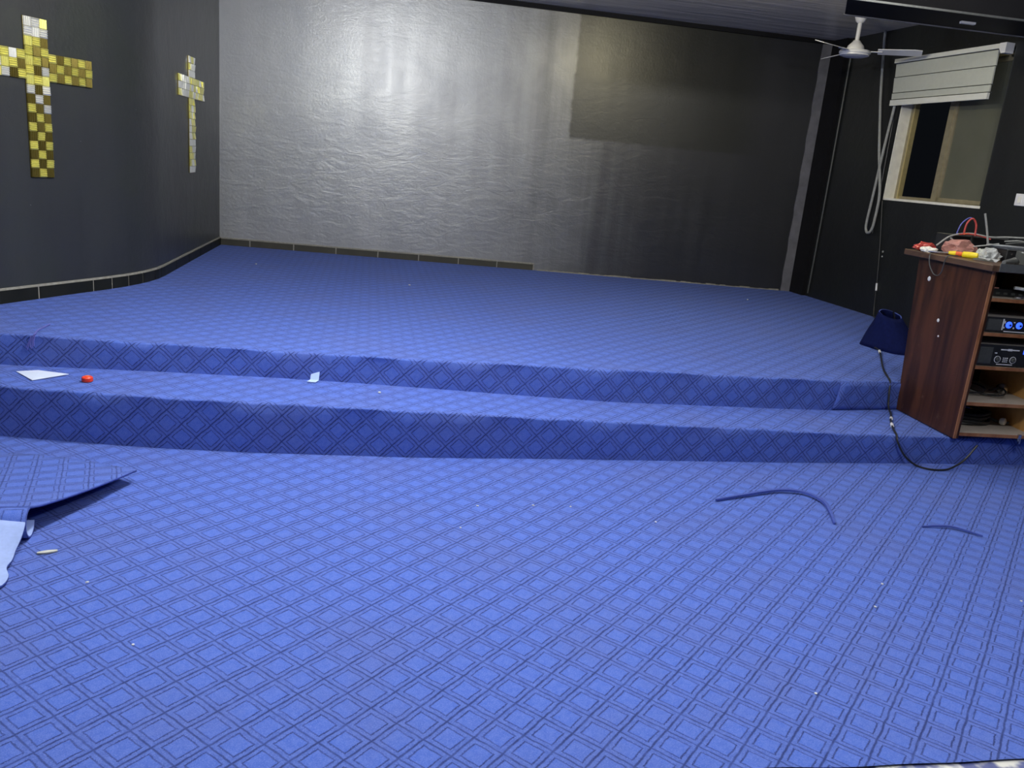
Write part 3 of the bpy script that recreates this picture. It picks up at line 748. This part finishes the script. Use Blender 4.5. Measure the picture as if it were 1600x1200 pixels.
MB().tube([(-.035, 0, 0), (0, 0, 0)], .014, 10).build('collar', 'orange', a, smooth=True)
MB().tube([(-.075, 0, 0), (-.035, 0, 0)], [.010, .016], 10).build('ferrule', 'yellow', a, smooth=True)
MB().tube([(-.19, 0, -.006), (-.07, 0, -.001)], .004, 8).build('blade', 'metal', a, smooth=True)
for k, (u, d, rz, w_, h_, lab) in enumerate([(.13, .245, 25, .13, .10, 'white folded paper slip on the cabinet top near the front edge'), (.17, .40, -20, .12, .08, 'white paper sheet on the cabinet top behind the screwdriver')]):
    b = MB(); n = 6; rows = [[(w_ * (i / n - .5), h_ * (j / 3 - .5), .004 + .010 * math.sin(i * 1.3 + j)) for i in range(n + 1)] for j in range(4)]
    b.grid(rows); bmesh.ops.solidify(b.bm, geom=b.bm.faces[:], thickness=.002)
    o = b.build('paper_slip', 'print'); o.location = cabw(u, d, ZC + .004); o.rotation_euler = (0, 0, FA + R(rz)); tag(o, lab, 'paper')
a = thing('microphone', .13, .02, ZC + .024, 'grey microphone lying at the front corner of the cabinet top', 'microphone', 25)
MB().lathe([(0, 0), (.012, .002), (.022, .012), (.026, .028), (.022, .044), (.018, .05), (0, .05)], (-.005, 0, 0), 16, (-1, 0, 0)).build('grille', 'gear_grey', a, smooth=True).location = (.045, 0, 0)
MB().tube([(-.01, 0, 0), (-.10, 0, -.006)], [.020, .012], 12).build('handle', 'rail_metal', a, smooth=True)
# boxes and the mixer
a = thing('speaker_processor', .275, .27, ZC, 'dark slate metal box on the cabinet top with pale edge', 'audio unit', -12)
b = MB(); b.box(0, .34, 0, .26, .006, .075); b.build('body', 'gear', a, bevel=.003)
b = MB(); b.box(-.004, .344, -.004, .264, .075, .084); b.build('lid', 'gear_top', a)
b = MB(); b.box(-.006, .346, .262, .268, .078, .092); b.build('rear_lip', 'print', a)
b = MB(); b.box(-.004, .344, -.008, -.004, .074, .080); b.build('front_lip', 'rail_metal', a)
for u in (.03, .20):
    for z in (.02, .05):
        b = MB(); b.lathe([(.006, 0), (.006, .004), (0, .005)], (u, 0, z), 10, (0, -1, 0)); b.build('screw', 'metal', a)
a = thing('mixing_desk', .265, -.04, ZC + .004, 'small mixing desk with white and blue strips at the cabinet top edge', 'mixer')
b = MB(); b.prism([(0, 0), (.22, 0), (.22, .075), (0, .028)], .38, lambda d, z, t: (t, d, z)); b.build('body', 'gear_grey', a)
for k in range(5):
    b = MB(); d0 = .02 + .04 * k; zt = .028 + .047 * d0 / .22
    b.box(.01, .37, d0, d0 + .012, zt, zt + .006); b.build('strip', ['print', 'blue_wire'][k % 2], a)
for i in range(6):
    for j in range(3):
        d0 = .04 + .06 * j; b = MB(); b.lathe([(.008, 0), (.007, .02), (0, .02)], (.03 + .06 * i, d0, .028 + .047 * d0 / .22), 8); b.build('knob', ['gear', 'print', 'yellow'][(i + j) % 3], a)
b = MB(); b.box(.05, .37, .195, .21, .078, .090); b.build('red_edge', 'orange', a)
a = thing('equipment_box', .16, .650, ZC, 'low black box with a pale top edge at the back of the cabinet top', 'audio unit', 4)
b = MB(); b.box(.0, .42, 0, .15, .004, .125); b.build('body', 'gear', a, bevel=.003)
b = MB(); b.box(-.003, .423, -.006, .0, .118, .130); b.build('lip', 'rail_metal', a)
b = MB(); b.box(.14, .152, -.008, 0, .004, .125); b.build('post', 'gear_grey', a)
# wires standing up from the boxes
def wire(name, pts, r, m, label):
    return tag(MB().tube(spline([cabw(*p) for p in pts], 7), r, 6).build(name, m, smooth=True), label, 'wire')
wire('red_wire_loop', [(.200, .60, ZC + .13), (.206, .60, ZC + .20), (.235, .595, ZC + .236), (.265, .59, ZC + .20), (.270, .585, ZC + .13)], .0060, 'red_wire', 'thick red wire loop arching over the equipment boxes')
wire('blue_wire_loop', [(.165, .62, ZC + .135), (.185, .62, ZC + .20), (.230, .61, ZC + .240), (.275, .61, ZC + .205), (.292, .605, ZC + .13)], .004, 'blue_wire', 'thin blue wire loop arching beside the red loop')
wire('red_lead', [(.17, .60, ZC + .132), (.24, .59, ZC + .138), (.31, .58, ZC + .132), (.36, .55, ZC + .118)], .005, 'red_wire', 'short red lead lying across the low black box')
wire('orange_lead', [(.19, .58, ZC + .137), (.25, .60, ZC + .141), (.33, .59, ZC + .134)], .004, 'orange', 'short orange lead lying across the low black box')
wire('grey_rod', [(.325, .52, ZC + .09), (.305, .53, ZC + .17), (.272, .54, ZC + .275)], .0065, 'cord', 'straight grey antenna rod leaning up from the boxes')
wire('grey_cable', [(.03, .60, ZC + .05), (.12, .61, ZC + .115), (.24, .60, ZC + .142), (.36, .56, ZC + .132), (.46, .52, ZC + .142), (.60, .47, ZC + .145), (.72, .44, ZC + .120)], .0055, 'cord', 'long grey cable draped across the top of all the boxes')
wire('thin_grey_cable', [(.10, .58, ZC + .105), (.18, .55, ZC + .06), (.26, .48, ZC + .078), (.34, .44, ZC + .10)], .0045, 'cord', 'thin grey cable running from the pink bag to the dark slate box')
wire('dark_cable', [(.40, .46, ZC + .10), (.48, .42, ZC + .118), (.58, .40, ZC + .105), (.70, .36, ZC + .10)], .006, 'gear_grey', 'dark cable lying over the slate box towards the right edge')
wire('pale_cable', [(.42, .50, ZC + .115), (.50, .47, ZC + .126), (.58, .46, ZC + .112), (.68, .44, ZC + .118)], .0045, 'cord', 'pale cable curving behind the dark cable at the right edge')
wire('hanging_lead', [(.02, .55, ZC + .012), (-.052, .52, ZC + .004), (-.060, .50, ZC - .06), (-.05, .46, ZC - .115), (-.045, .42, ZC - .125), (-.05, .38, ZC - .10), (-.058, .36, ZC - .03), (-.05, .35, ZC + .005), (.02, .36, ZC + .010)], .0036, 'gear_grey', 'grey lead hanging in a loop over the left edge of the cabinet top')

# ------------------------------------------------------------------ curled carpet piece by the right wall
def carpet_shell(name, rows, uvs, label, cat, thick=.008, back='carpet_back', front='carpet'):
    """pile on the side the rows' normals face, pale backing on the other, both sides one thing"""
    b = MB(); b.grid(rows, uvs); o = b.build(name, front, recalc=False, smooth=True, sharp=60)
    o.data.materials.append(MT[back]); o.data.materials.append(MT['carpet_edge'])
    m = o.modifiers.new('thickness', 'SOLIDIFY'); m.thickness = thick; m.offset = -1; m.material_offset = 1; m.material_offset_rim = 2; m.use_rim = True
    return tag(o, label, cat)
rows, uvs = [], []; nr, na = 9, 40
base_c, top_c = Vector((3.075, 6.665, .372)), Vector((3.02, 6.70, .372))
for i in range(nr):
    t = i / (nr - 1); rows.append([]); uvs.append([])
    for k in range(na + 1):
        a = 1.0 + 6.1 * k / na
        rad = (.235 + .02 * math.sin(3 * a)) * (1 - t) + (.085 + .010 * math.sin(2 * a + 1)) * t
        rad *= 1 + .02 * math.sin(9 * a + 6 * t); c = base_c.lerp(top_c, t)
        zc = .275 * t * (1 + .10 * math.cos(a - 2.0) * t) + .012 * (1 - t) * max(0, math.sin(4 * a)) * 0
        rows[-1].append((c.x + rad * math.cos(a) , c.y + rad * math.sin(a), .374 + zc)); uvs[-1].append((a * .2 / CELL, t * .3 / CELL))
carpet_shell('carpet_offcut', rows, uvs, 'blue carpet offcut curled into a cone behind the cabinet', 'carpet piece', .008, 'shaded_pile', 'shaded_pile')

# ------------------------------------------------------------------ loose folded carpet at the left
root = empty('loose_carpet', (-2.0, 3.1, 0)); tag(root, 'loose blue carpet remnant with a lifted corner at the left edge', 'carpet piece')
rv = Vector((-2.0, 3.1, 0))
def shell_part(name, rows, uvs, m0, m1, thick=.008):
    rows = [[tuple(Vector(p) - rv) for p in r_] for r_ in rows]
    b = MB(); b.grid(rows, uvs); o = b.build(name, m0, root, recalc=False, smooth=True, sharp=60)
    o.data.materials.append(MT[m1]); o.data.materials.append(MT['carpet_edge'])
    m = o.modifiers.new('thickness', 'SOLIDIFY'); m.thickness = thick; m.offset = -1; m.material_offset = 1; m.material_offset_rim = 2
    return o
# sheet: rows from the near edge (on the roll) to the far edge
near = [(-1.785, 2.875), (-3.3, 2.45)]; far = [(-1.655, 3.455), (-2.05, 3.60), (-3.3, 3.62)]
th2 = math.atan2(.89, -.45)
rows, uvs = [], []; nr, ncl = 16, 40
for i in range(nr + 1):
    t = i / nr; rows.append([]); uvs.append([])
    for k in range(ncl + 1):
        q = k / ncl
        nx = -3.3 + (-1.785 + 3.3) * q; ny = 2.45 + (2.875 - 2.45) * q
        fx = -3.3 + (-1.655 + 3.3) * q; fy = ip(fx, [-3.3, -2.2, -1.95, -1.655], [3.62, 3.61, 3.56, 3.455])
        bow = .055 * math.sin(math.pi * t) * q
        x = nx + (fx - nx) * t + bow * .15; y = ny + (fy - ny) * t
        lift = max(0, q - .45) / .55
        z = .128 + (.030 - .128) * t ** .8 + .040 * lift ** 2 * t + .012 * math.sin(3 * q + 4 * t) * (1 - lift)
        rows[-1].append((x, y, z)); d1 = x * math.cos(th2) + y * math.sin(th2); d2 = x * math.sin(th2) - y * math.cos(th2); uvs[-1].append((d2 / CELL * .92, d1 / CELL * .92))
o = shell_part('sheet', rows, uvs, 'carpet', 'carpet_edge', .009)
# roll along the near edge, pile outside
rows, uvs = [], []; ax0 = Vector((-1.785, 2.86, .068)); ax1 = Vector((-3.3, 2.435, .068)); axd = (ax1 - ax0).normalized(); side_ = Vector((axd.y, -axd.x, 0))
if side_.y > 0: side_ = -side_
na = 26
for i in range(13):
    t = i / 12; c = ax0.lerp(ax1, t); rows.append([]); uvs.append([])
    for k in range(na + 1):
        a = R(100) - R(265) * k / na       # from the top, over the near side, underneath
        p = c + side_ * (.058 * math.cos(a)) + Vector((0, 0, .060 * math.sin(a)))
        rows[-1].append(tuple(p)); uvs[-1].append((t * 1.57 / CELL, .06 * a / CELL))
o = shell_part('roll', [r_[::-1] for r_ in rows], [r_[::-1] for r_ in uvs], 'carpet', 'carpet_back', .008)
# flap: pale backing turned up, coming out of the roll towards the viewer
edge = spline([(-1.800, 2.850, .104), (-1.768, 2.800, .090), (-1.752, 2.745, .060), (-1.740, 2.690, .040), (-1.722, 2.640, .030), (-1.712, 2.590, .026), (-1.672, 2.535, .022), (-1.668, 2.47, .018), (-1.74, 2.40, .014), (-1.88, 2.33, .012)], 4)
rows, uvs = [], []
for i, p in enumerate(edge):
    rows.append([]); uvs.append([])
    for k in range(12):
        t = k / 11; rows[-1].append((p.x - 1.3 * t, p.y - .32 * t - .0 * t, p.z + .012 * math.sin(5 * t + i * .15) * (t > 0) + .02 * t)); uvs[-1].append((t, i / len(edge)))
o = shell_part('flap', rows, uvs, 'carpet_back', 'carpet', .008); o['label'] = 'pale blue carpet backing turned upwards'

# darker patch of carpet laid over the right end of the upper riser
rows, uvs = [], []
for i in range(7):
    t = i / 6; rows.append([]); uvs.append([])
    for k in range(15):
        q = k / 14; x = 2.135 + .75 * q - .035 * (1 - t) * (1 - q) ; y = ip(x, X2, Y2) - .008 - .012 * max(0, 1 - q * 10) * math.sin(3.1 * t); zb, zt = ip(x, XZ1, Z1) + .004, ip(x, XZ2, Z2) - .008
        rows[-1].append((x, y, zb + (zt - zb) * t)); uvs[-1].append(((x * 1.02 + (zb + (zt - zb) * t)) / 1.41421 / CELL + .35, (x * 1.02 - (zb + (zt - zb) * t)) / 1.41421 / CELL + .1))
carpet_shell('carpet_patch', rows, uvs, 'separate blue carpet patch with a loose edge on the upper riser near the cabinet', 'carpet piece', .006, 'carpet_edge')

# ------------------------------------------------------------------ black cable down the wall, over the steps and back to the cabinet
pts = [RW(1.00, -.012, 1.53), RW(1.10, -.012, 1.10), RW(1.17, -.012, .72), RW(1.22, -.015, .42), (3.56, 8.2, .388), (3.30, 7.45, .390), (2.93, 6.72, .388), (2.868, 6.42, .388), (2.62, 5.75, .388), (2.535, 5.46, .386), (2.522, 5.395, .374), (2.520, 5.365, .30), (2.522, 5.34, .215), (2.50, 5.24, .193), (2.42, 5.05, .193), (2.355, 4.86, .195), (2.335, 4.765, .188), (2.338, 4.735, .15), (2.395, 4.735, .072), (2.475, 4.735, .018), (2.545, 4.69, .015), (2.640, 4.705, .016), (2.71, 4.735, .035), (2.770, 4.755, .075), (2.835, 4.775, .165)]
cp = spline(pts, 6)
cab_cable = empty('black_cable', (2.5, 5.2, .2)); tag(cab_cable, 'thin black cable with white tape trailing down the steps beside the cabinet', 'cable')
cv = Vector((2.5, 5.2, .2))
MB().tube([p - cv for p in cp], .0062, 7).build('sheath', 'rubber', cab_cable, smooth=True)
def tape(p, d, ln):
    p, d = Vector(p) - cv, Vector(d).normalized(); MB().tube([p - d * ln / 2, p + d * ln / 2], .0100, 8).build('tape_band', 'white', cab_cable, smooth=True)
tape(RW(1.178, -.012, .68), RW(1.17, 0, .72) - RW(1.22, 0, .42), .075)
tape((2.855, 6.385, .390), (.25, .67, 0), .075)
tape((2.45, 5.115, .194), (.08, .19, 0), .03); tape((2.387, 4.955, .194), (.065, .19, 0), .06)
b = MB()
for (u, z, s) in ((1.155, .985, .010), (1.150, 1.035, .012)):
    b = MB(); b.lathe([(s, 0), (s * .7, .006), (0, .007)], RW(u, 0, z), 8, tuple(-RN)); tag(b.build('wall_plug', 'cord'), 'tiny pale wall plug, %s of two in the black wall below the window' % ('upper' if z > 1 else 'lower'), 'wall plug')

# ------------------------------------------------------------------ litter on the carpets
def zt1(x): return ip(x, XZ1, Z1)
b = MB(); P4 = [(-2.599, 4.128), (-2.503, 4.165), (-2.333, 4.150), (-2.439, 4.000)]
top = [(x, y, zt1(x) + .005 + .006 * k % .009) for k, (x, y) in enumerate(P4)]
mid = (-2.47, 4.11, zt1(-2.47) + .012)
vv = [b.bm.verts.new(p) for p in top]; c_ = b.bm.verts.new(mid)
for k in range(4): b.bm.faces.new((vv[k], vv[(k + 1) % 4], c_))
bmesh.ops.recalc_face_normals(b.bm, faces=b.bm.faces[:]); bmesh.ops.solidify(b.bm, geom=b.bm.faces[:], thickness=.003)
tag(b.build('paper_scrap', 'paper'), 'pale triangular paper scrap lying on the lower step', 'paper')
capo = empty('bottle_cap', (-2.188, 4.062, zt1(-2.19) + .004)); tag(capo, 'red bottle cap lying on the lower step', 'bottle cap')
MB().lathe([(.026, 0), (.028, .004), (.027, .020), (.022, .025), (0, .026)], seg=18).build('shell', 'cap_red', capo, smooth=True)
MB().lathe([(.013, .026), (.012, .0285), (0, .029)], seg=12).build('emblem', 'orange', capo, smooth=True)
b = MB(); f = lambda x, y, z: (-1.112 + x, 4.462 + y + (.0 if z < .5 else .026), zt1(-1.11) + .004 + z * .062)
b.box(-.024, .024, 0, .004, 0, 1, f); b.box(-.024, .024, -.045, .002, 0, .06, lambda x, y, z: (-1.112 + x + y * .15, 4.462 + y, zt1(-1.11) + .004 + z * .06))
tag(b.build('backing_tag', 'paper_blue'), 'small pale blue strip folded against the upper riser', 'paper')
def flat_strip(name, pts, wd, m, label, cat, th=.006, z0=.008, arch=0):
    P = spline([(x, y, 0) for x, y in pts], 6); b = MB(); ring = []
    for i, p in enumerate(P):
        t = (P[min(i + 1, len(P) - 1)] - P[max(i - 1, 0)]).normalized(); n = Vector((-t.y, t.x, 0)); k = i / (len(P) - 1)
        ww = wd * (.35 + .65 * math.sin(math.pi * min(1, max(0, k * .9 + .05)))); zz_ = z0 + arch * math.sin(math.pi * k)
        ring.append([b.bm.verts.new(p + n * a * ww + Vector((0, 0, zz_ + c))) for a, c in ((-1, 0), (1, 0), (1, th), (-1, th))])
    for A, B in zip(ring[:-1], ring[1:]):
        for k in range(4): j = (k + 1) % 4; b.bm.faces.new((A[k], A[j], B[j], B[k]))
    b.bm.faces.new(ring[0][::-1]); b.bm.faces.new(ring[-1])
    return tag(b.build(name, m), label, cat)
flat_strip('carpet_strip', [(1.078, 3.881), (1.255, 3.981), (1.449, 4.079), (1.584, 4.076), (1.651, 3.973), (1.644, 3.851), (1.619, 3.717)], .010, 'carpet_edge', 'long curved dark blue carpet trimming on the hall carpet', 'carpet strip', .012, .007, .012)
flat_strip('carpet_strip', [(2.079, 3.787), (2.16, 3.80), (2.244, 3.801), (2.353, 3.737)], .006, 'carpet_edge', 'short dark blue carpet trimming on the hall carpet below the cabinet', 'carpet strip', .008, .007, .008)
flat_strip('fibre_scrap', [(-1.690, 2.735), (-1.660, 2.752), (-1.632, 2.768)], .010, 'beige', 'pale beige fibre scrap on the hall carpet near the loose remnant', 'scrap', .005)
b = MB()
th_pts = [(-2.575, 4.255, .40), (-2.578, 4.262, .432), (-2.60, 4.34, .448), (-2.625, 4.43, .444), (-2.640, 4.53, .444)]
b.tube(spline(th_pts, 5), .0045, 5)
for k in range(9): q = th_pts[0]; b.tube([(q[0] + .004 * k - .015, q[1] + .004, q[2] + .035 + .002 * k), (q[0] + random.uniform(-.03, .02), q[1] - .018, q[2] - .01 - random.random() * .03)], .0022, 4)
tag(b.build('frayed_thread', 'blue_wire'), 'frayed carpet thread at the left edge of the stage', 'thread')
random.seed(17)
lint = [(-.107, 3.544, 0, 'white lint speck on the hall carpet, left of the trio below the lower step'), (.153, 3.611, 0, 'white lint speck on the hall carpet, middle of the trio below the lower step'),
        (.331, 3.637, 0, 'white lint speck on the hall carpet, right of the trio below the lower step'), (-.166, 3.294, 0, 'white lint speck on the hall carpet just in front of the trio'),
        (.725, 3.55, 0, 'white lint speck on the hall carpet left of the long curved trimming'), (1.61, 3.129, 0, 'white lint speck on the hall carpet below the long curved trimming, farther of two'),
        (1.498, 2.925, 0, 'white lint speck on the hall carpet below the long curved trimming, nearer of two'), (1.059, 2.311, 0, 'white lint speck on the hall carpet at the lower right'),
        (-1.098, 2.234, 0, 'white lint speck on the hall carpet at the lower left'), (-1.418, 2.571, 0, 'white lint speck on the hall carpet beside the beige fibre scrap'), (2.168, 3.09, 0, 'white lint speck on the hall carpet at the right edge'),
        (-2.473, 7.619, 1, 'white lint speck at the back left of the stage carpet'), (-.993, 7.308, 1, 'white lint speck at the middle of the stage carpet'), (2.396, 8.685, 1, 'white lint speck at the back right of the stage carpet'),
        (-.723, 4.358, 2, 'white lint speck on the lower step right of the pale blue strip')]
for (x, y, z, lab) in lint:
    zz_ = .007 if z == 0 else (z_stage(x) if z == 1 else zt1(x)) + .003
    bm = bmesh.new(); bmesh.ops.create_icosphere(bm, subdivisions=1, radius=1); b = MB(); b.bm.free(); b.bm = bm
    s = .0055 if z == 0 else .010
    for v in bm.verts: v.co = Vector((v.co.x * s * random.uniform(.7, 1.5), v.co.y * s * random.uniform(.7, 1.2), v.co.z * s * .6))
    o = b.build('lint_speck', 'print'); o.location = (x, y, zz_ + s * .3); o.rotation_euler = (0, 0, random.random() * 3)
    tag(o, lab, 'lint', {0: 'lint on the hall carpet', 1: 'lint on the stage', 2: 'lint on the lower step'}[z])
